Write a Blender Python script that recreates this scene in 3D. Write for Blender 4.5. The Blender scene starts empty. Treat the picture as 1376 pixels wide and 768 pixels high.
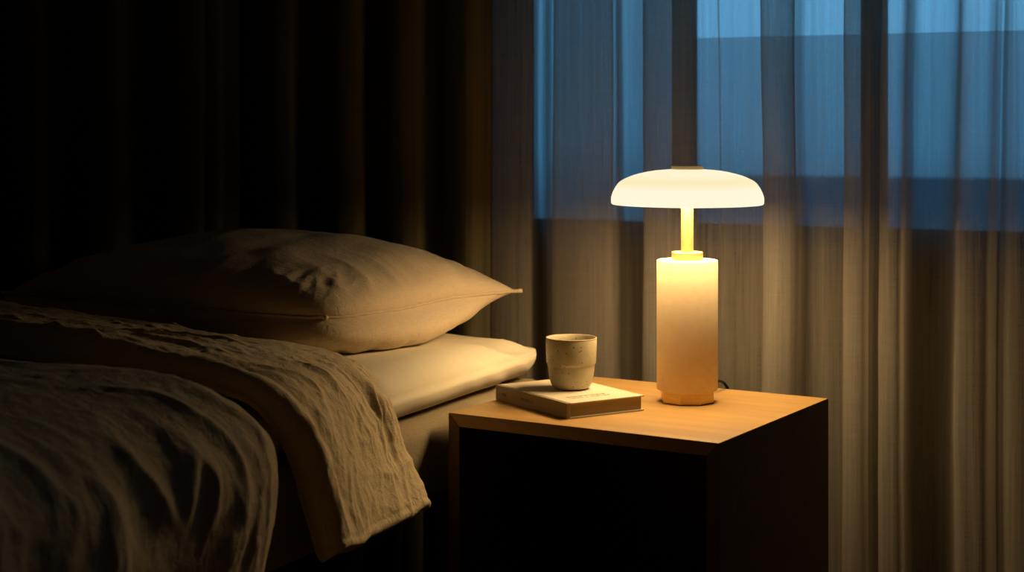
import bpy, bmesh, math, random
from mathutils import Vector, noise
random.seed(7)
C = bpy.context.scene.collection
TH = math.radians(24.6); SN, CS = math.sin(TH), math.cos(TH)
F = 2145.0; HZ = 170.0; EYE = 0.985; PI = math.pi

# ------------------------------------------------------------------ helpers
def plane_pt(px, y):
    k = (px - 688) / F
    d = y / (k * SN + CS)
    return d * (k * CS - SN), d
def link(name, me, m=None, parent=None):
    o = bpy.data.objects.new(name, me); C.objects.link(o)
    if m: me.materials.append(m)
    if parent: o.parent = parent
    return o
def obj(name, bm, m=None, parent=None, smooth=False, angle=None):
    me = bpy.data.meshes.new(name)
    bmesh.ops.recalc_face_normals(bm, faces=bm.faces)
    bm.to_mesh(me); bm.free()
    for p in me.polygons: p.use_smooth = smooth
    if smooth and angle:
        me.set_sharp_from_angle(angle=math.radians(angle))
    return link(name, me, m, parent)
def tag(o, label=None, cat=None, group=None, kind=None):
    if label: o['label'] = label
    if cat: o['category'] = cat
    if group: o['group'] = group
    if kind: o['kind'] = kind
    return o
def empty(name, loc, rz=0.0):
    o = bpy.data.objects.new(name, None); C.objects.link(o)
    o.empty_display_size = .05
    o.location = loc; o.rotation_euler = (0, 0, rz)
    return o
def add_box(bm, x0, x1, y0, y1, z0, z1, bev=0.0, seg=2):
    vs = [bm.verts.new((x, y, z)) for z in (z0, z1) for y in (y0, y1) for x in (x0, x1)]
    q = [(0,2,3,1),(4,5,7,6),(0,1,5,4),(2,6,7,3),(0,4,6,2),(1,3,7,5)]
    fs = [bm.faces.new([vs[i] for i in f]) for f in q]
    if bev:
        es = list({e for f in fs for e in f.edges})
        bmesh.ops.bevel(bm, geom=es, offset=bev, segments=seg, affect='EDGES', profile=.5)
def add_lathe(bm, prof, n=64, cx=0, cy=0, rot=0.0, cap0=True, cap1=True):
    rings = []
    for r, z in prof:
        rings.append([bm.verts.new((cx + r*math.cos(rot+2*PI*i/n), cy + r*math.sin(rot+2*PI*i/n), z)) for i in range(n)])
    for a, b in zip(rings, rings[1:]):
        for i in range(n):
            bm.faces.new((a[i], a[(i+1)%n], b[(i+1)%n], b[i]))
    if cap0: bm.faces.new(rings[0][::-1])
    if cap1: bm.faces.new(rings[-1])
def add_tube(bm, pts, r, n=8, closed=False):
    pts = [Vector(p) for p in pts]; rings = []
    N = len(pts)
    for i, p in enumerate(pts):
        if closed: t = pts[(i+1) % N] - pts[i-1]
        else: t = pts[min(i+1, N-1)] - pts[max(i-1, 0)]
        t.normalize()
        a = t.cross(Vector((0, 0, 1)))
        if a.length < 1e-4: a = t.cross(Vector((1, 0, 0)))
        a.normalize(); b = t.cross(a)
        rings.append([bm.verts.new(p + r*(math.cos(2*PI*k/n)*a + math.sin(2*PI*k/n)*b)) for k in range(n)])
    rng = range(N) if closed else range(N-1)
    for i in rng:
        A, B = rings[i], rings[(i+1) % N]
        for k in range(n): bm.faces.new((A[k], A[(k+1)%n], B[(k+1)%n], B[k]))
    if not closed:
        bm.faces.new(rings[0][::-1]); bm.faces.new(rings[-1])
def catmull(pts, per=10):
    out = []
    P = [pts[0]] + list(pts) + [pts[-1]]
    for i in range(1, len(P)-2):
        p0, p1, p2, p3 = (Vector(P[j]) for j in (i-1, i, i+1, i+2))
        for k in range(per):
            t = k / per
            out.append(.5*((2*p1) + (p2-p0)*t + (2*p0-5*p1+4*p2-p3)*t*t + (3*p1-p0-3*p2+p3)*t**3))
    out.append(Vector(P[-2]))
    return out
def resample(pts, n, pw=1.0):
    L = [0]
    for a, b in zip(pts, pts[1:]): L.append(L[-1] + (b-a).length)
    out = []; j = 0
    for i in range(n):
        s = L[-1]*(1-(1-i/(n-1))**pw)
        while j < len(L)-2 and L[j+1] < s: j += 1
        t = (s - L[j]) / max(1e-9, L[j+1]-L[j])
        out.append(pts[j].lerp(pts[j+1], min(1, max(0, t))))
    return out, L[-1]
def ns(x, y, z=0.0): return noise.noise(Vector((x, y, z)))
def ridge(x, y, z=0.0): return (1 - abs(ns(x, y, z)))**3
def sstep(a, b, x):
    t = min(1, max(0, (x-a)/(b-a))); return t*t*(3-2*t)

# ------------------------------------------------------------------ materials
class NT:
    def __init__(s, name):
        s.m = bpy.data.materials.new(name); s.m.use_nodes = True
        s.t = s.m.node_tree; s.t.nodes.clear()
        s.out = s.n('ShaderNodeOutputMaterial')
    def n(s, typ, **kw):
        nd = s.t.nodes.new(typ)
        for k, v in kw.items():
            if k in nd.inputs: nd.inputs[k].default_value = v
            else: setattr(nd, k, v)
        return nd
    def l(s, a, b): s.t.links.new(a, b)
    def coords(s, scale, rot=(0, 0, 0), kind='Object'):
        tc = s.n('ShaderNodeTexCoord'); mp = s.n('ShaderNodeMapping')
        mp.inputs['Scale'].default_value = scale; mp.inputs['Rotation'].default_value = rot
        s.l(tc.outputs[kind], mp.inputs['Vector']); return mp.outputs['Vector']
    def noise(s, vec, scale=1.0, detail=3.0, rough=.5, dist=0.0):
        nd = s.n('ShaderNodeTexNoise'); nd.inputs['Scale'].default_value = scale
        nd.inputs['Detail'].default_value = detail; nd.inputs['Roughness'].default_value = rough
        nd.inputs['Distortion'].default_value = dist
        s.l(vec, nd.inputs['Vector']); return nd.outputs['Fac']
    def ramp(s, fac, stops):
        nd = s.n('ShaderNodeValToRGB'); e = nd.color_ramp.elements
        while len(e) < len(stops): e.new(.5)
        for el, (p, c) in zip(e, stops):
            el.position = p; el.color = (*c, 1)
        s.l(fac, nd.inputs['Fac']); return nd.outputs['Color']
    def math(s, op, a, b=None, clamp=False):
        nd = s.n('ShaderNodeMath', operation=op, use_clamp=clamp)
        for i, v in enumerate((a, b)):
            if v is None: continue
            if isinstance(v, (int, float)): nd.inputs[i].default_value = v
            else: s.l(v, nd.inputs[i])
        return nd.outputs[0]
    def bump(s, h, strength=.3, dist=.001):
        nd = s.n('ShaderNodeBump'); nd.inputs['Strength'].default_value = strength
        nd.inputs['Distance'].default_value = dist; s.l(h, nd.inputs['Height']); return nd.outputs['Normal']
    def principled(s, col=None, **kw):
        p = s.n('ShaderNodeBsdfPrincipled')
        if col is not None:
            if isinstance(col, tuple): p.inputs['Base Color'].default_value = (*col, 1)
            else: s.l(col, p.inputs['Base Color'])
        for k, v in kw.items():
            k = k.replace('_', ' ')
            if isinstance(v, (int, float)): p.inputs[k].default_value = v
            elif isinstance(v, tuple): p.inputs[k].default_value = v
            else: s.l(v, p.inputs[k])
        s.l(p.outputs[0], s.out.inputs['Surface']); return p

def linen(name, c0, c1, weave=.35, rough=.95, crinkle=.25):
    t = NT(name)
    a = t.noise(t.coords((500, 500, 60)), 1, 2, .6)
    b = t.noise(t.coords((60, 60, 500)), 1, 2, .6)
    big = t.noise(t.coords((6, 6, 6)), 1, 4, .6)
    h = t.math('ADD', a, b)
    mix = t.math('ADD', t.math('MULTIPLY', h, .35), t.math('MULTIPLY', big, .35))
    col = t.ramp(mix, [(.35, c0), (.75, c1)])
    fib = t.noise(t.coords((180, 180, 180)), 1, 3, .6)
    cr = t.noise(t.coords((34, 60, 34)), 1, 4, .62, 1.6)
    b1 = t.bump(cr, crinkle, .006)
    bp = t.n('ShaderNodeBump'); bp.inputs['Strength'].default_value = weave; bp.inputs['Distance'].default_value = .0012
    t.l(t.math('ADD', h, fib), bp.inputs['Height']); t.l(b1, bp.inputs['Normal'])
    t.principled(col, Roughness=rough, Normal=bp.outputs[0], Sheen_Weight=.12, Specular_IOR_Level=.15)
    return t.m
M = {}
M['duvet'] = linen('duvet linen', (.52, .405, .24), (.70, .56, .355), .5, .95, .5)
M['pillow'] = linen('pillow linen', (.60, .47, .31), (.74, .595, .415), .4, .95, .35)
M['sheet'] = linen('sheet cotton', (.72, .63, .46), (.80, .71, .53), .15, .95, .06)
M['bedbase'] = linen('base upholstery', (.24, .185, .105), (.33, .26, .155), .6, .95, .15)

def wood(name, dark, light, rough=.42, vary=1.0):
    t = NT(name)
    v = t.coords((3.0, 26.0, 26.0))
    g = t.noise(v, 1.0, 6, .62, .6)
    f = t.noise(t.coords((12, 260, 260)), 1, 3, .6)
    col = t.ramp(t.math('ADD', t.math('MULTIPLY', g, .75), t.math('MULTIPLY', f, .25)), [(.3, dark), (.7, light)])
    t.principled(col, Roughness=rough, Normal=t.bump(f, .08, .0006), Specular_IOR_Level=.4)
    return t.m
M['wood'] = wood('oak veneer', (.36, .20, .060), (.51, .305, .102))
M['wood_side_shade'] = wood('oak veneer shaded sides', (.15, .075, .026), (.23, .12, .044), .55)  # oak darkened for the side panels, their shade put into the colour
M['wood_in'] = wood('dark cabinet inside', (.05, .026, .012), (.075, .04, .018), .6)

t = NT('ceramic column'); nz = t.noise(t.coords((90, 90, 90)), 1, 3, .6)
t.principled(t.ramp(nz, [(.3, (.82, .64, .41)), (.7, (.87, .69, .45))]), Roughness=.75, Specular_IOR_Level=.25,
             Normal=t.bump(nz, .05, .0005)); M['column'] = t.m
t = NT('brushed brass'); nz = t.noise(t.coords((40, 40, 900)), 1, 2, .5)
t.principled(t.ramp(nz, [(.3, (.68, .47, .17)), (.7, (.80, .58, .24))]), Metallic=.8, Roughness=.4); M['brass'] = t.m
t = NT('satin brass cap'); nz = t.noise(t.coords((40, 40, 900)), 1, 2, .5)
t.principled(t.ramp(nz, [(.3, (.80, .58, .27)), (.7, (.88, .66, .33))]), Metallic=.05, Roughness=.45); M['cap'] = t.m
t = NT('opal glass glow')
tc = t.n('ShaderNodeTexCoord'); sx = t.n('ShaderNodeSeparateXYZ'); t.l(tc.outputs['Object'], sx.inputs[0])
mr = t.n('ShaderNodeMapRange'); mr.inputs['From Min'].default_value = .350; mr.inputs['From Max'].default_value = .410
t.l(sx.outputs['Z'], mr.inputs['Value'])
colr = t.ramp(mr.outputs[0], [(0, (1, .94, .70)), (.40, (1, .93, .68)), (.66, (.98, .83, .49)), (.85, (1, .90, .62)), (1, (1, .87, .57))])
p = t.principled((.8, .75, .65), Roughness=.35, Emission_Strength=1.0); t.l(colr, p.inputs['Emission Color'])
p.inputs['Base Color'].default_value = (.25, .23, .2, 1); M['opal'] = t.m
t = NT('lamp diffuser'); p = t.principled((.8, .7, .5), Roughness=.5, Emission_Strength=36.0)
p.inputs['Emission Color'].default_value = (1.0, .685, .33, 1); M['diffuser'] = t.m
t = NT('black cable'); t.principled(t.ramp(t.noise(t.coords((50, 50, 50))), [(0, (.006, .006, .006)), (1, (.012, .011, .01))]), Roughness=.5); M['cable'] = t.m

t = NT('speckled stoneware')
vor = t.n('ShaderNodeTexVoronoi'); vor.inputs['Scale'].default_value = 1.0; t.l(t.coords((150, 150, 150)), vor.inputs['Vector'])
spot = t.math('LESS_THAN', vor.outputs['Distance'], .17)
sel = t.math('GREATER_THAN', t.noise(t.coords((31, 31, 44)), 1, 2, .5), .515)
spot = t.math('MULTIPLY', spot, sel)
glz = t.ramp(t.noise(t.coords((22, 22, 30)), 1, 4, .6), [(.35, (.38, .33, .21)), (.68, (.52, .46, .31))])
mx = t.n('ShaderNodeMix', data_type='RGBA'); t.l(spot, mx.inputs[0]); t.l(glz, mx.inputs[6]); mx.inputs[7].default_value = (.05, .028, .012, 1)
t.principled(mx.outputs[2], Roughness=.42, Specular_IOR_Level=.45, Normal=t.bump(t.noise(t.coords((60, 60, 90))), .12, .001)); M['stoneware'] = t.m
t = NT('bare clay rim'); t.principled(t.ramp(t.noise(t.coords((120, 120, 120))), [(.3, (.30, .19, .09)), (.7, (.44, .31, .17))]), Roughness=.7); M['clay'] = t.m

t = NT('book cloth'); nz = t.noise(t.coords((700, 700, 700)), 1, 2, .6)
t.principled(t.ramp(nz, [(.3, (.53, .45, .32)), (.7, (.60, .515, .38))]), Roughness=.85, Normal=t.bump(nz, .12, .0004)); M['cover'] = t.m
t = NT('book spine cloth'); nz = t.noise(t.coords((700, 700, 700)), 1, 2, .6)
t.principled(t.ramp(nz, [(.3, (.23, .175, .105)), (.7, (.28, .22, .135))]), Roughness=.85, Normal=t.bump(nz, .12, .0004)); M['spine'] = t.m
t = NT('book pages'); nz = t.noise(t.coords((8, 8, 2600)), 1, 2, .6)
t.principled(t.ramp(nz, [(.35, (.25, .19, .095)), (.65, (.41, .325, .18))]), Roughness=.9, Normal=t.bump(nz, .3, .0004)); M['pages'] = t.m
t = NT('printed ink'); t.principled(t.ramp(t.noise(t.coords((900, 900, 900))), [(0, (.06, .04, .02)), (1, (.20, .14, .07))]), Roughness=.8); M['ink'] = t.m

def wallmat(name, c, r=.9):
    t = NT(name); nz = t.noise(t.coords((14, 14, 14)), 1, 5, .6)
    t.principled(t.ramp(nz, [(.3, tuple(.92*x for x in c)), (.7, c)]), Roughness=r, Normal=t.bump(nz, .1, .002)); return t.m
M['wall'] = wallmat('plaster wall', (.12, .10, .06))
M['ceil'] = wallmat('ceiling paint', (.42, .36, .24))
M['frame'] = wallmat('window frame paint', (.05, .05, .05), .5)
M['parapet'] = wallmat('balcony render', (.52, .58, .66))
t = NT('floor boards'); br = t.n('ShaderNodeTexBrick'); t.l(t.coords((5, 1, 1)), br.inputs['Vector'])
br.inputs['Color1'].default_value = (.10, .06, .03, 1); br.inputs['Color2'].default_value = (.14, .085, .045, 1); br.inputs['Mortar'].default_value = (.02, .012, .006, 1)
t.principled(br.outputs['Color'], Roughness=.5); M['floor'] = t.m
def glass(name, tint):
    t = NT(name); tr = t.n('ShaderNodeBsdfTransparent'); tr.inputs[0].default_value = (*tint, 1)
    gl = t.n('ShaderNodeBsdfGlossy'); gl.inputs['Roughness'].default_value = .02
    fr = t.n('ShaderNodeFresnel'); fr.inputs[0].default_value = 1.45
    mx = t.n('ShaderNodeMixShader'); t.l(t.math('MULTIPLY', fr.outputs[0], .6), mx.inputs[0]); t.l(tr.outputs[0], mx.inputs[1]); t.l(gl.outputs[0], mx.inputs[2])
    t.l(mx.outputs[0], t.out.inputs['Surface']); return t.m
M['glass'] = glass('clear glass', (.97, .98, 1)); M['glass_low'] = glass('tinted lower glass', (.70, .70, .72))

def curtain_mat(name, c0, c1, op0, op1, transl):
    t = NT(name)
    streak = t.noise(t.coords((120, 120, 1.2)), 1, 4, .65)
    slub = t.noise(t.coords((9, 9, 420)), 1, 2, .6)
    thread = t.noise(t.coords((420, 420, 5)), 1, 2, .6)
    w = t.math('ADD', t.math('MULTIPLY', streak, .55), t.math('ADD', t.math('MULTIPLY', slub, .13), t.math('MULTIPLY', thread, .32)))
    col = t.ramp(w, [(.34, c0), (.66, c1)])
    df = t.n('ShaderNodeBsdfDiffuse'); tl = t.n('ShaderNodeBsdfTranslucent')
    t.l(col, df.inputs[0]); t.l(col, tl.inputs[0])
    nb = t.bump(w, .35, .002); t.l(nb, df.inputs['Normal'])
    m1 = t.n('ShaderNodeMixShader'); m1.inputs[0].default_value = transl
    t.l(df.outputs[0], m1.inputs[1]); t.l(tl.outputs[0], m1.inputs[2])
    if op1 >= 1 and op0 >= 1:
        t.l(m1.outputs[0], t.out.inputs['Surface']); return t.m
    lw = t.n('ShaderNodeLayerWeight'); lw.inputs[0].default_value = .5
    op = t.math('ADD', t.math('MULTIPLY', t.math('POWER', lw.outputs['Facing'], 1.6), op1-op0), op0)
    op = t.math('ADD', op, t.math('MULTIPLY', t.math('SUBTRACT', w, .5), .7), clamp=True)
    tr = t.n('ShaderNodeBsdfTransparent')
    m2 = t.n('ShaderNodeMixShader'); t.l(op, m2.inputs[0]); t.l(tr.outputs[0], m2.inputs[1]); t.l(m1.outputs[0], m2.inputs[2])
    t.l(m2.outputs[0], t.out.inputs['Surface']); return t.m
M['sheer'] = curtain_mat('sheer linen curtain', (.50, .455, .39), (.62, .57, .50), .45, .96, .60)
M['drape'] = curtain_mat('heavy dark drape', (.105, .09, .052), (.165, .142, .088), 1, 1, .03)

# ------------------------------------------------------------------ room shell
XL, XR, YF, YB, ZC = -3.2, 1.3, -0.9, 3.25, 2.5
def struct(name, boxes, m, bev=0):
    bm = bmesh.new()
    for b in boxes: add_box(bm, *b, bev=bev)
    return tag(obj(name, bm, m), kind='structure')
struct('floor', [(XL-.1, XR+.1, YF-.1, YB+.25, -.1, 0)], M['floor'])
struct('ceiling', [(XL-.1, XR+.1, YF-.1, YB+.25, ZC, ZC+.1)], M['ceil'])
struct('wall_left', [(XL-.1, XL, YF, YB, 0, ZC)], M['wall'])
struct('wall_right', [(XR, XR+.1, YF, YB, 0, ZC)], M['wall'])
struct('wall_front', [(XL-.1, XR+.1, YF-.1, YF, 0, ZC)], M['wall'])
WX0 = plane_pt(664, YB)[0]; WX1 = .75; WZ0 = .745; WZ1 = 1.95
struct('wall_back', [(XL-.1, WX0, YB, YB+.2, 0, ZC), (WX1, XR+.1, YB, YB+.2, 0, ZC),
                     (WX0, WX1, YB, YB+.2, 0, WZ0), (WX0, WX1, YB, YB+.2, WZ1, ZC)], M['wall'])
win = tag(empty('window_1', (0, 0, 0)), kind='structure')
wy0, wy1 = YB+.06, YB+.12
bm = bmesh.new(); fw = .045
add_box(bm, WX0, WX0+fw, wy0, wy1, WZ0, WZ1); add_box(bm, WX1-fw, WX1, wy0, wy1, WZ0, WZ1)
add_box(bm, WX0+fw, WX1-fw, wy0, wy1, WZ0, WZ0+.03); add_box(bm, WX0+fw, WX1-fw, wy0, wy1, WZ1-fw, WZ1)
obj('window_frame', bm, M['frame'], win)
mull = [(902, 926), (1156, 1186), (1462, 1495)]
edges = [WX0+fw]
for a, b in mull:
    xa, xb = plane_pt(a, wy0)[0], plane_pt(b, wy0)[0]
    bm = bmesh.new(); add_box(bm, xa, xb, wy0, wy1, WZ0+.03, WZ1-fw, .004); obj('mullion', bm, M['frame'], win)
    edges += [xa, xb]
edges.append(WX1-fw)
TRZ = EYE + (HZ-52)*3.5/F
for i in range(0, len(edges), 2):
    if i == 0:
        bm = bmesh.new(); add_box(bm, edges[0], edges[1], wy0+.02, wy0+.026, WZ0+.03, WZ1-fw); obj('fixed_pane', bm, M['glass_low'], win); continue
    bm = bmesh.new(); add_box(bm, edges[i], edges[i+1], wy0+.02, wy0+.026, TRZ, WZ1-fw); obj('upper_pane', bm, M['glass'], win)
    bm = bmesh.new(); add_box(bm, edges[i], edges[i+1], wy0+.02, wy0+.026, WZ0+.03, TRZ); obj('lower_pane', bm, M['glass_low'], win)
# balcony wall outside, its top edge shows as the line through the sheer
PZ = EYE - (234-HZ)*9.55/F
struct('wall_balcony', [(plane_pt(868, 9.0)[0], 9.5, 9.0, 9.15, -1.5, PZ)], M['parapet'])

# ------------------------------------------------------------------ curtains
def curtain(name, ctrl, m, per, z0, z1, nz, y0, label, cat, sway):
    pts = [Vector((*plane_pt(px, y0-off)[:1], y0-off)) for px, off in ctrl]
    line = catmull([(p.x, p.y) for p in pts], per)
    bm = bmesh.new(); rows = []
    for j in range(nz+1):
        z = z0 + (z1-z0)*j/nz
        row = []
        for i, p in enumerate(line):
            u = i/len(line)
            amp = 1 + .18*ns(p.x*3.0, z*1.3, 5.0)
            dx = sway*ns(p.x*2.2, z*1.1, 1.7) + .002*ns(p.x*22, z*4, 9)
            dy = (p.y-y0)*amp + .004*ns(p.x*14, z*2.2, 3.1) + .0018*ns(p.x*45, z*7, 2.2)
            row.append(bm.verts.new((p.x+dx, y0+dy, z)))
        rows.append(row)
    for a, b in zip(rows, rows[1:]):
        for i in range(len(line)-1): bm.faces.new((a[i], a[i+1], b[i+1], b[i]))
    o = obj(name, bm, m, smooth=True)
    return tag(o, label, cat)
CY = 3.10
sheer = [(652, .0), (660, .01), (690, -.01), (716, .0), (700, .022), (672, .03), (664, .038), (676, .05), (694, .052), (714, .04), (720, -.04), (728, -.10), (737, -.09), (745, .0), (780, -.01), (824, .0), (800, .024), (756, .026), (744, .036), (752, .05), (790, .056), (824, .04),
 (834, -.06), (842, -.11), (857, -.10), (880, -.06), (915, -.04), (932, -.025), (926, .0), (890, .02), (868, .035), (863, .045), (872, .055), (900, .045), (928, .03), (940, .0),
 (962, -.012), (968, .0), (990, -.015), (1030, -.025), (1058, -.02), (1066, .0), (1050, .025), (1028, .035), (1021, .047), (1030, .06), (1048, .062), (1064, .045), (1076, -.005), (1086, -.02),
 (1110, -.01), (1140, -.025), (1172, -.04), (1182, -.035), (1176, -.01), (1150, .01), (1136, .02), (1133, .03), (1144, .04), (1160, .035), (1168, .0), (1175, -.045), (1181, -.03), (1184, .03), (1196, .058), (1212, .05),
 (1219, -.04), (1230, -.105), (1260, -.11), (1282, -.08), (1291, .02), (1308, .045), (1328, .042), (1340, -.01), (1346, -.02), (1354, .02), (1372, .045), (1392, .03), (1404, -.03), (1430, -.03)]
px = 1445
while px < 2300:
    sheer += [(px, .03), (px+24, .05), (px+50, .03), (px+66, -.03), (px+90, -.04)]; px += 108
curtain('sheer_curtain', sheer, M['sheer'], 9, .004, 2.42, 46, CY,
        'translucent grey linen sheer curtain, blue dusk showing through, behind the glowing lamp', 'curtain', .012)
drape = []
px = -420
while px < 250:
    drape += [(px, .05), (px+34, .055), (px+58, .02), (px+74, -.0), (px+90, .02)]; px += 108
drape += [(270, .04), (292, .04), (312, -.01), (332, -.015), (346, .03), (368, .052), (392, .04), (404, -.01), (422, -.02), (432, .03), (458, .058), (486, .045),
          (494, -.01), (508, -.02), (514, .03), (540, .062), (566, .05), (576, -.005), (592, -.015), (600, .035), (626, .068), (648, .055), (656, .015), (661, .0), (664, -.012)]
curtain('dark_drape', drape, M['drape'], 9, .004, 2.42, 30, CY-.04,
        'heavy dark brown curtain hanging in folds behind the bed, left of the sheer one', 'curtain', .01)

# ------------------------------------------------------------------ bed
def rounded_slab(x0, x1, y0, y1, z0, z1, r, cuts, fn=None, rz=None):
    bm = bmesh.new(); bmesh.ops.create_cube(bm, size=2)
    nx, ny, nz = cuts
    def axis(n, a, b, r):
        cs = [a + r*(1-math.cos(PI/2*i/8)) for i in range(9)]
        mid = [a+r + (b-a-2*r)*i/n for i in range(1, n)]
        return cs + mid + [b - r*(1-math.cos(PI/2*i/8)) for i in range(8, -1, -1)]
    bm.clear()
    X, Y, Z = axis(nx, x0, x1, r), axis(ny, y0, y1, r), axis(nz, z0, z1, min(r, (z1-z0)/2))
    V = {}
    def v(i, j, k):
        if (i, j, k) not in V:
            p = Vector((X[i], Y[j], Z[k])); rr = min(r, (z1-z0)/2)
            c = Vector((min(max(p.x, x0+r), x1-r), min(max(p.y, y0+r), y1-r), min(max(p.z, z0+rr), z1-rr)))
            d = p-c
            q = Vector((d.x/r, d.y/r, d.z/rr))
            m = max(abs(q.x), abs(q.y), abs(q.z))
            if m > 1e-6:
                q = q.normalized()
                p = c + Vector((q.x*r, q.y*r, q.z*rr))
            V[(i, j, k)] = bm.verts.new(fn(p) if fn else p)
        return V[(i, j, k)]
    I, J, K = len(X)-1, len(Y)-1, len(Z)-1
    for i in range(I):
        for j in range(J):
            for k in (0, K): bm.faces.new((v(i,j,k), v(i+1,j,k), v(i+1,j+1,k), v(i,j+1,k)))
    for i in range(I):
        for k in range(K):
            for j in (0, J): bm.faces.new((v(i,j,k), v(i+1,j,k), v(i+1,j,k+1), v(i,j,k+1)))
    for j in range(J):
        for k in range(K):
            for i in (0, I): bm.faces.new((v(i,j,k), v(i,j+1,k), v(i,j+1,k+1), v(i,j,k+1)))
    return bm
BX0, BX1, BY0, BY1 = -2.66, -1.255, .84, 2.915
def base_fn(p):
    t_ = max(0, (.488-p.z)/.488)
    return Vector((p.x + .004*ns(p.y*3, p.z*4, 2) - .13*t_**1.6*sstep(-1.9, -1.3, p.x), p.y, p.z))
bm = rounded_slab(BX0, BX1+.006, BY0, BY1-.01, .335, .488, .03, (20, 50, 12), base_fn)
base = tag(obj('bed_base', bm, M['bedbase'], smooth=True), 'brown linen upholstered bed base under the pale mattress', 'bed')
for x in (BX0+.25, BX1-.25):
    for y in (BY0+.15, BY1-.20):
        bm = bmesh.new(); add_lathe(bm, [(.020, 0), (.030, .338)], 24, x, y); obj('leg', bm, M['wood_in'], base, True, 40)
def mat_fn(p):
    edge = sstep(BX1-.25, BX1-.01, p.x); head = sstep(2.45, 2.86, p.y)
    w = .0035*ns(p.x*5, p.y*4, 1)
    # diagonal pull creases at the head corner of the fitted sheet
    q = (p.y - 2.6)*1.0 + (p.z-.53)*2.2
    w += edge*head*(1-.8*sstep(2.80, 2.9, p.y))*.012*(ridge(q*15, p.x*4 + p.z*3, 4)-.4)
    w += edge*.003*ns(p.y*9 + p.z*20, p.z*12, 3)
    up = sstep(.53, .575, p.z)
    # the mattress sags softly toward its head corner
    sag = -.022*sstep(2.5, 2.9, p.y)*sstep(-1.75, -1.25, p.x)*up
    under = sstep(2.275, 2.20, p.y)      # pressed down where the duvet lies
    sag -= .022*under*up; p = p.copy(); p.x -= .02*under*sstep(BX1-.2, BX1-.02, p.x)
    return Vector((p.x + w*.8*edge, p.y + .004*ns(p.x*4, p.z*8, 7)*head, p.z + (w+sag)*up))
bm = rounded_slab(BX0, BX1, BY0, BY1, .49, .585, .07, (70, 120, 4), mat_fn)
tag(obj('mattress', bm, M['sheet'], smooth=True), 'thin mattress in a cream fitted sheet, bare below the pillow', 'mattress')

# pillow ------------------------------------------------------------
def make_pillow():
    cx, cy, zc, hw, hd = -1.742, 2.645, .660, .395, .295
    rz = math.radians(-6.5); cr, sr = math.cos(rz), math.sin(rz)
    n, mrows = 170, 150
    def f(tt): return math.sin(tt*PI/2)
    def pt(a, b, side):
        px_ = hw*a*(1 - .045*(1-b*b)*abs(a)); py_ = hd*b*(1-.06*(1-a*a)*abs(b))
        k = .13*max(0, a)**4*max(0, -b)**4       # the near corner is pushed in
        px_ *= 1-k; py_ *= 1-k
        e = max(0, (1-a*a))*max(0, (1-b*b))
        hgt = e**(.47 if side > 0 else .30 + .24*sstep(.1, .95, b))
        # loose linen creases, pulled toward the seams and the near right corner
        s = 0
        if e > 0:
            edge = 1-min(1, e*1.3)
            s = .006*ns(px_*7, py_*7, 2) + .004*ns(px_*16, py_*14, 6)
            s += edge*.009*(ridge(py_*16+px_*3, px_*4, 3)-.5)*sstep(.2, .8, abs(a))
            s += edge*.006*(ridge(px_*15, py_*4, 8)-.5)*sstep(.35, .9, abs(b))
            dc = math.hypot(px_-.345, py_+.285)
            s += math.exp(-(dc/.115)**2)*(.009*(ridge(px_*30+py_*10, py_*13, 5)-.5) + .0045*(ridge(px_*62+py_*20, py_*30, 9)-.5))
            s *= min(1, e*5)
        bul = 4*hgt*(1-hgt)*(.012 if side > 0 else .034)*(1-.9*sstep(.2, .95, b))
        rr = math.hypot(a*a*a, b*b*b)+1e-6
        px_ += bul*a**3/rr; py_ += bul*b**3/rr
        zs = .006*ns(px_*5, py_*5, 11)
        if side > 0: z = zc + zs + .122*hgt + s
        else: z = max(zc + zs - .10*hgt*1.15 + s, .5885 + .0)
        x = cx + cr*px_ - sr*py_; y = cy + sr*px_ + cr*py_
        return Vector((x, y, z))
    bm = bmesh.new()
    def grid(side, rim):
        V = []
        for i in range(n+1):
            a = f(2*i/n-1); row = []
            for j in range(mrows+1):
                b = f(2*j/mrows-1)
                on = i in (0, n) or j in (0, mrows)
                if on and rim is not None: row.append(rim[(i, j)])
                else: row.append(bm.verts.new(pt(a, b, side)))
            V.append(row)
        for i in range(n):
            for j in range(mrows):
                bm.faces.new((V[i][j], V[i+1][j], V[i+1][j+1], V[i][j+1]))
        return V
    V = grid(1, None)
    rim = {(i, j): V[i][j] for i in range(n+1) for j in range(mrows+1) if i in (0, n) or j in (0, mrows)}
    loop = [(i, 0) for i in range(n)] + [(n, j) for j in range(mrows)] + [(i, mrows) for i in range(n, 0, -1)] + [(0, j) for j in range(mrows, 0, -1)]
    seam = [rim[k].co.copy() for k in loop]
    grid(-1, rim)
    o = obj('pillow', bm, M['pillow'], smooth=True)
    bm = bmesh.new()
    ctr = Vector((cx, cy, zc)); pts = []
    for q, p in enumerate(seam):
        d = (p-ctr); d.z = 0; L = d.length
        pts.append(p + d/L*.0018 + Vector((0, 0, .0016*ns(p.x*40, p.y*40, 3))))
    add_tube(bm, pts, .0028, 6, True)
    # small dog ears at the corners
    for k in (0, n, n+mrows, 2*n+mrows):
        d = (seam[k]-ctr); d.z = 0; d.normalize()
        add_tube(bm, [seam[k]-d*.012, seam[k]+d*.006, seam[k]+d*.013+Vector((0, 0, .001))], .0042, 6)
    s = obj('seam', bm, M['pillow'], o, smooth=True)
    return tag(o, 'plump beige linen pillow lying at the head of the mattress', 'pillow')
make_pillow()

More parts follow.
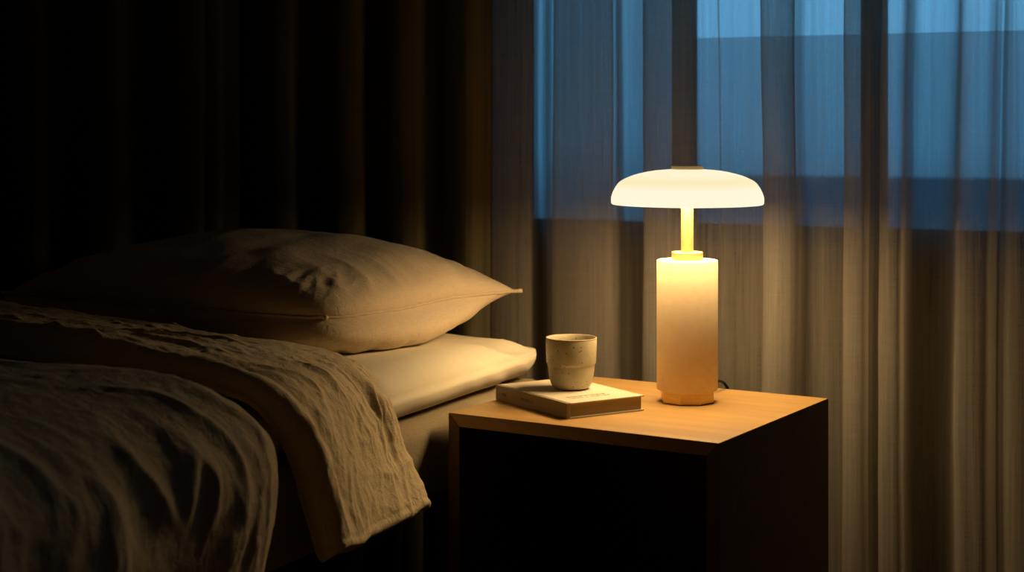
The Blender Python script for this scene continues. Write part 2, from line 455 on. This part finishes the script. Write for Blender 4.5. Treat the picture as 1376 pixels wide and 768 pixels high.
# duvet ------------------------------------------------------------
def shell(prof, y0, y1, ns_, ny, thick, wr, edge_y0, edge_y1, edge_s, shift=None):
    pts = catmull(prof, 12); P, L = resample(pts, ns_, 1.4)
    N = []
    for i in range(ns_):
        t = P[min(i+1, ns_-1)] - P[max(i-1, 0)]; t.normalize()
        N.append(Vector((-t.y, t.x)))           # left normal in (x,z): outward for left-to-right path
    bm = bmesh.new(); T = []; B = []
    for i in range(ns_):
        s = L*(1-(1-i/(ns_-1))**1.4); tr, br = [], []
        for j in range(ny):
            y = y0 + (y1-y0)*j/(ny-1)
            def rnd(d, r):                       # 0 at the very edge, 1 inside
                q = min(1, max(0, d/r)); return math.sqrt(max(0, 1-(1-q)**2))
            e = rnd(y-y0, edge_y0)*rnd(y1-y, edge_y1)*rnd(L-s, edge_s)
            yy, w = wr(s, y, L)
            half = thick*.5
            base = P[i] - N[i]*half
            top = base + N[i]*(half*e + w*min(1, e*1.2)); bot = base - N[i]*(half*e*.96)
            sh = shift(s, y, L) if shift else (0, 0, 0)
            tr.append(bm.verts.new((top.x+sh[0], yy+sh[1], top.y+sh[2]))); br.append(bm.verts.new((bot.x+sh[0], yy+sh[1], bot.y+sh[2])))
        T.append(tr); B.append(br)
    for i in range(ns_-1):
        for j in range(ny-1):
            bm.faces.new((T[i][j], T[i+1][j], T[i+1][j+1], T[i][j+1]))
            bm.faces.new((B[i][j], B[i][j+1], B[i+1][j+1], B[i+1][j]))
    for i in range(ns_-1):
        for j in (0, ny-1): bm.faces.new((T[i][j], B[i][j], B[i+1][j], T[i+1][j]))
    for j in range(ny-1):
        for i in (0, ns_-1): bm.faces.new((T[i][j], T[i][j+1], B[i][j+1], B[i][j]))
    return bm
duvet = tag(empty('duvet', (-1.9, 1.6, .585)), 'crumpled beige linen duvet folded back and draped over the bed edge', 'duvet')
def place(o, parent):
    o.parent = parent; o.matrix_parent_inverse = parent.matrix_basis.inverted(); return o
body_prof = [(-2.62, .64), (-2.3, .658), (-1.9, .66), (-1.57, .657), (-1.4, .652), (-1.289, .641), (-1.22, .617), (-1.172, .578), (-1.155, .53), (-1.157, .47), (-1.172, .41), (-1.187, .34), (-1.195, .26), (-1.20, .18)]
def crumple(u, v, fu, fv, seed):
    """soft folds running along v, broken up by a patchy mask"""
    uu = u + .035*ns(v*5, u*5, seed) + .015*ns(v*13, u*9, seed+2)
    m = .15 + .85*sstep(-.3, .3, ns(u*6.5, v*6.5, seed+5)); m2 = sstep(-.3, .3, ns(u*9+4, v*6, seed+7))
    w = m*(ridge(uu*fu, v*fv, seed+1)-.42) + .32*m2*(ridge(uu*fu*2.1, v*fv*2.2, seed+3)-.42)
    return w + .35*ns(u*fu*.5, v*fv*.8, seed+4) + .10*ns(u*fu*3.1, v*fv*5, seed+6)
def body_wr(s, y, L):
    side = sstep(L-.62, L-.36, s)
    w = .012*ns(s*3.2, y*4.2, 2)
    w += (.40+.60*side)*.0165*crumple(y + (s-L)*.04, s, 12.5, 3.4, 20)
    w += .0016*ns(s*60, y*60, 4)
    return y + .012*ns(s*5, y*4, 8), w
def body_shift(s, y, L):
    b = sstep(L-.55, L-.3, s)
    return (b*.012*ns(y*6, s*3, 3), 0, 0)
bm = shell(body_prof, .80, 1.815, 260, 220, .066, body_wr, .06, .085, .03, body_shift)
place(obj('duvet_body', bm, M['duvet'], smooth=True), duvet)
flap_prof = [(-2.62, .668), (-2.35, .668), (-2.09, .664), (-1.75, .652), (-1.6, .640), (-1.445, .628), (-1.36, .618), (-1.305, .600), (-1.262, .553), (-1.242, .505), (-1.222, .45), (-1.205, .41), (-1.19, .372)]
def flap_wr(s, y, L):
    v = (y-1.95)/.33
    wx = .03*ns(s*4, y*5, 1)
    q = y + wx + (s-L)*.16
    hang = sstep(L-.32, L-.12, s)
    w = .006*ns(s*4, y*6, 12)
    w += .0120*crumple(q, s, 17, 4.2, 40)
    w += .0016*ns(s*70, q*80, 14)
    w += .022*math.exp(-((v-.10)/.16)**2)*(1-sstep(L-.62, L-.34, s))
    w += .010*math.exp(-((v-.05)/.06)**2)          # rolled lip along the turned edge
    w -= .008*math.exp(-((v-.17)/.06)**2)
    w *= .35 + .65*sstep(.004, .05, L-s)
    w -= .0012*math.exp(-((L-s-.018)/.004)**2)      # stitched hem
    w += hang*.020*math.exp(-((v-.12)/.2)**2)
    w += hang*.006*(ridge(s*16, y*6, 18)-.4)*sstep(.3, .8, v)
    edge = .012*ns(s*6, 3.3, 5) + .006*ns(s*15, 1.3, 5)
    return y + edge*(1-abs(2*v-1)*.2) + (s-L)*.02 + hang*.034*(1-v), w
def flap_shift(s, y, L):
    h = sstep(L-.16, L, s); v = (y-1.95)/.33
    return (h*.012*(v-.2), 0, h*(-.010+.012*v + .006*ns(y*18, 2, 1)))
bm = shell(flap_prof, 1.945, 2.285, 380, 160, .030, flap_wr, .02, .022, .012, flap_shift)
place(obj('folded_flap', bm, M['duvet'], smooth=True), duvet)
# the layer of the duvet lying under the folded part
under_prof = [(-2.6, .588), (-1.8, .590), (-1.45, .588), (-1.36, .586)]
bm = shell(under_prof, 1.66, 2.02, 60, 40, .014, lambda s, y, L: (y, .004*ns(s*8, y*9, 2)), .01, .01, .01)
place(obj('under_layer', bm, M['duvet'], smooth=True), duvet)
# ------------------------------------------------------------------ nightstand
ang = math.atan2(-.06, .4955)
ns_o = tag(empty('nightstand', (-1.2255, 2.418, 0), ang), 'square oak nightstand with an open front, beside the bed', 'nightstand')
W, D, H, T = .4995, .473, .5, .022
def add_prism(bm, poly, y0, y1, bev=.0008):
    A = [bm.verts.new((x, y0, z)) for x, z in poly]; B = [bm.verts.new((x, y1, z)) for x, z in poly]; n = len(poly)
    fs = [bm.faces.new(A), bm.faces.new(B[::-1])] + [bm.faces.new((A[i], B[i], B[(i+1)%n], A[(i+1)%n])) for i in range(n)]
    bmesh.ops.bevel(bm, geom=list({e for f in fs for e in f.edges}), offset=bev, segments=2, affect='EDGES', profile=.5)
bm = bmesh.new(); add_prism(bm, [(.0004, H), (W-.0004, H), (W-T, H-T), (T, H-T)], 0, D); obj('top_panel', bm, M['wood'], ns_o)
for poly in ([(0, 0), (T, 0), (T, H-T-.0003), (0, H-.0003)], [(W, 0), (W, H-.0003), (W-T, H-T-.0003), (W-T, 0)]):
    bm = bmesh.new(); add_prism(bm, poly, 0, D); obj('side_panel', bm, M['wood_side_shade'], ns_o)
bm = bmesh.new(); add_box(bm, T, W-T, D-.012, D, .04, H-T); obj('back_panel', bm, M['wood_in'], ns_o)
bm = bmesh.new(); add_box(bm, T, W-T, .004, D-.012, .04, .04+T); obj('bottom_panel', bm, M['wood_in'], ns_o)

# ------------------------------------------------------------------ lamp
LX, LY = -.8925, 2.693
lamp = tag(empty('table_lamp', (LX, LY, .5), math.radians(24.6)), 'lit mushroom lamp with glowing opal shade and cream cylinder body', 'lamp')
bm = bmesh.new(); R8 = .0478
add_lathe(bm, [(R8-.0012, 0.0), (R8, .0012), (R8, .022)], 8, rot=PI/8-PI/2+.03); obj('base', bm, M['brass'], lamp)
bm = bmesh.new(); add_lathe(bm, [(.050, .021), (.0532, .0222), (.0538, .0235), (.0538, .2475), (.0532, .2492), (.0515, .2499)], 96); obj('column', bm, M['column'], lamp, True, 40)
bm = bmesh.new(); add_lathe(bm, [(.0275, .2495), (.0275, .2632), (.0268, .264)], 64); obj('collar', bm, M['brass'], lamp, True, 40)
bm = bmesh.new(); add_lathe(bm, [(.0108, .2635), (.0108, .352)], 40); obj('stem', bm, M['brass'], lamp, True, 40)
pp = 1.315e-3
outer = [(102, 273), (102.2, 270), (102, 264.6), (99.4, 257), (95.2, 249.5), (89, 243), (75.4, 236.5), (60.8, 232.3), (44.2, 229.2), (21.2, 227.2), (12, 227)]
crv = catmull([(r*pp, .3496 + (273-y)*pp) for r, y in outer], 6)
prof = [(.128, .3535), (.1285, .3495), (.1300, .3478), (.1322, .3480)] + [(p.x, p.y) for p in crv]
bm = bmesh.new(); add_lathe(bm, prof, 128, cap0=False); obj('lamp_shade', bm, M['opal'], lamp, True, 50)
bm = bmesh.new(); add_lathe(bm, [(.0112, .353), (.1282, .353)], 96, cap0=False, cap1=False)
o = obj('diffuser', bm, M['diffuser'], lamp)
bm = bmesh.new(); add_lathe(bm, [(.0284, .4085), (.0284, .4155), (.0278, .4163)], 64); obj('cap', bm, M['cap'], lamp, True, 40)
# cable, from the back of the base over the back edge of the nightstand
def loc_from(px_, d, z):   # world point to lamp local
    k = (px_-688)/F; x = d*(k*CS-SN); y = d*(k*SN+CS)
    v = Vector((x-LX, y-LY, z-.5)); c, s = math.cos(-TH), math.sin(-TH)
    return (c*v.x-s*v.y, s*v.x+c*v.y, v.z)
cab = catmull([loc_from(930, 2.868, .508), loc_from(948, 2.895, .512), loc_from(961, 2.915, .519), loc_from(968, 2.935, .517), loc_from(975, 2.962, .506), loc_from(980, 2.99, .48), loc_from(981, 2.996, .40), loc_from(981, 3.0, .2), loc_from(982, 3.0, .01)], 8)
bm = bmesh.new(); add_tube(bm, cab, .0028, 8); obj('power_cord', bm, M['cable'], lamp, True)

# ------------------------------------------------------------------ book
bang = math.atan2(.132, .088)
book = tag(empty('book', (-1.019, 2.444, .5), bang), 'cream hardcover book lying flat under the ceramic cup', 'book')
BU, BV, BT = .159, .228, .0262    # local x = away from the spine, local y = along the spine
bt = .0024
bm = bmesh.new(); add_box(bm, .0085, BU, 0, BV, BT-bt, BT, .0006); fc = obj('front_cover', bm, M['cover'], book)
bm = bmesh.new(); add_box(bm, .004, BU, 0, BV, 0, bt, .0006); obj('back_cover', bm, M['cover'], book)
bm = bmesh.new(); add_box(bm, -.0005, .0075, 0.0, BV, .0, BT+.0002, .0016, 3); sp = obj('spine', bm, M['spine'], book)
bm = bmesh.new(); add_box(bm, .0065, BU-.004, .0035, BV-.004, bt, BT-bt); obj('page_block', bm, M['pages'], book)
bm = bmesh.new(); add_box(bm, .0072, .0088, .0004, BV-.0004, BT-.0022, BT-.0011); obj('hinge_groove', bm, M['spine'], book)
def glyphs(bm, put, n, w, h, gap, rnd):
    x = 0
    for i in range(n):
        if rnd.random() < .13 and 0 < i < n-1: x += w+gap; continue
        st = rnd.sample([(0, 0, .2, 1), (.75, 0, 1, 1), (0, .85, 1, 1), (0, .42, 1, .58), (0, 0, 1, .15), (.4, 0, .6, 1)], 3)
        for a, b, c, d in st: put(bm, x+a*w, x+c*w, b*h, d*h)
        x += w+gap
    return x
rnd = random.Random(4)
bm = bmesh.new()
def put_top(y0):
    def g(bm, x0, x1, a, b): add_box(bm, .030+x0, .030+x1, y0+a, y0+b, BT, BT+.0002)
    return g
glyphs(bm, put_top(.046), 16, .0034, .0065, .0017, rnd)
glyphs(bm, put_top(.034), 17, .0032, .0060, .0017, rnd)
obj('title_lettering', bm, M['ink'], fc)
bm = bmesh.new()
def put_spine(bm, x0, x1, a, b): add_box(bm, -.0008, -.0005, BV-.022-x1, BV-.022-x0, .010+a, .010+b)
glyphs(bm, put_spine, 4, .0028, .005, .0014, rnd)
obj('spine_mark', bm, M['ink'], sp); bm = bmesh.new()
def put_spine2(bm, x0, x1, a, b): add_box(bm, -.0008, -.0005, BV-.085-x1, BV-.085-x0, .011+a, .011+b)
glyphs(bm, put_spine2, 9, .0030, .0045, .0016, rnd)
obj('spine_lettering', bm, M['ink'], sp)

# ------------------------------------------------------------------ cup
cup = tag(empty('cup', (-1.071, 2.589, .5266)), 'handleless speckled cream stoneware cup standing on the book', 'cup')
prof = [(.020, .0), (.0285, .0006), (.0330, .0042), (.0362, .010), (.0385, .019), (.0401, .030), (.0410, .0405), (.0413, .0425), (.0428, .0440), (.0434, .047), (.0441, .060), (.0446, .075), (.0447, .086), (.0441, .0884),
        (.0430, .0888), (.0420, .0875), (.0412, .080), (.0402, .062), (.0388, .040), (.0355, .016), (.027, .008), (.006, .006)]
bm = bmesh.new(); add_lathe(bm, prof, 96); obj('cup_wall', bm, M['stoneware'], cup, True, 70)
bm = bmesh.new()
ring = [(.04385*math.cos(2*PI*i/96), .04385*math.sin(2*PI*i/96), .0884) for i in range(96)]
add_tube(bm, ring, .00115, 8, True); obj('rim', bm, M['clay'], cup, True)

# ------------------------------------------------------------------ world, camera, view
w = bpy.data.worlds.new('dusk'); bpy.context.scene.world = w; w.use_nodes = True
nt = w.node_tree; nt.nodes.clear()
tc = nt.nodes.new('ShaderNodeTexCoord'); sp_ = nt.nodes.new('ShaderNodeSeparateXYZ'); nt.links.new(tc.outputs['Generated'], sp_.inputs[0])
rp = nt.nodes.new('ShaderNodeValToRGB'); nt.links.new(sp_.outputs['Z'], rp.inputs[0])
mp_ = nt.nodes.new('ShaderNodeMapRange'); mp_.inputs['From Min'].default_value = -.2; mp_.inputs['From Max'].default_value = .8
nt.links.new(sp_.outputs['Z'], mp_.inputs[0]); nt.links.new(mp_.outputs[0], rp.inputs[0])
e = rp.color_ramp.elements
e[0].position = .12; e[0].color = (.03, .075, .13, 1); e[1].position = .19; e[1].color = (.105, .40, .70, 1)
for q, c in ((.30, (.16, .52, .88)), (.45, (.12, .40, .68)), (.75, (.04, .13, .24))):
    k = e.new(q); k.color = (*c, 1)
bg = nt.nodes.new('ShaderNodeBackground'); bg.inputs['Strength'].default_value = 1.15
nt.links.new(rp.outputs[0], bg.inputs[0]); wo = nt.nodes.new('ShaderNodeOutputWorld'); nt.links.new(bg.outputs[0], wo.inputs[0])

cam = bpy.data.cameras.new('camera'); co = bpy.data.objects.new('camera', cam); C.objects.link(co)
co.location = (0, 0, EYE); co.rotation_euler = (PI/2, 0, TH)
cam.sensor_fit = 'HORIZONTAL'; cam.sensor_width = 36; cam.lens = 36*F/1376
cam.shift_y = -(384-HZ)/1376; cam.clip_start = .05
cam.dof.use_dof = True; cam.dof.focus_distance = 2.72; cam.dof.aperture_fstop = 4.0
sc = bpy.context.scene; sc.camera = co
sc.view_settings.view_transform = 'Standard'; sc.view_settings.look = 'None'
sc.view_settings.exposure = 0; sc.view_settings.gamma = 1
sc.cycles.max_bounces = 10; sc.cycles.transparent_max_bounces = 24
sc.cycles.sample_clamp_indirect = 4
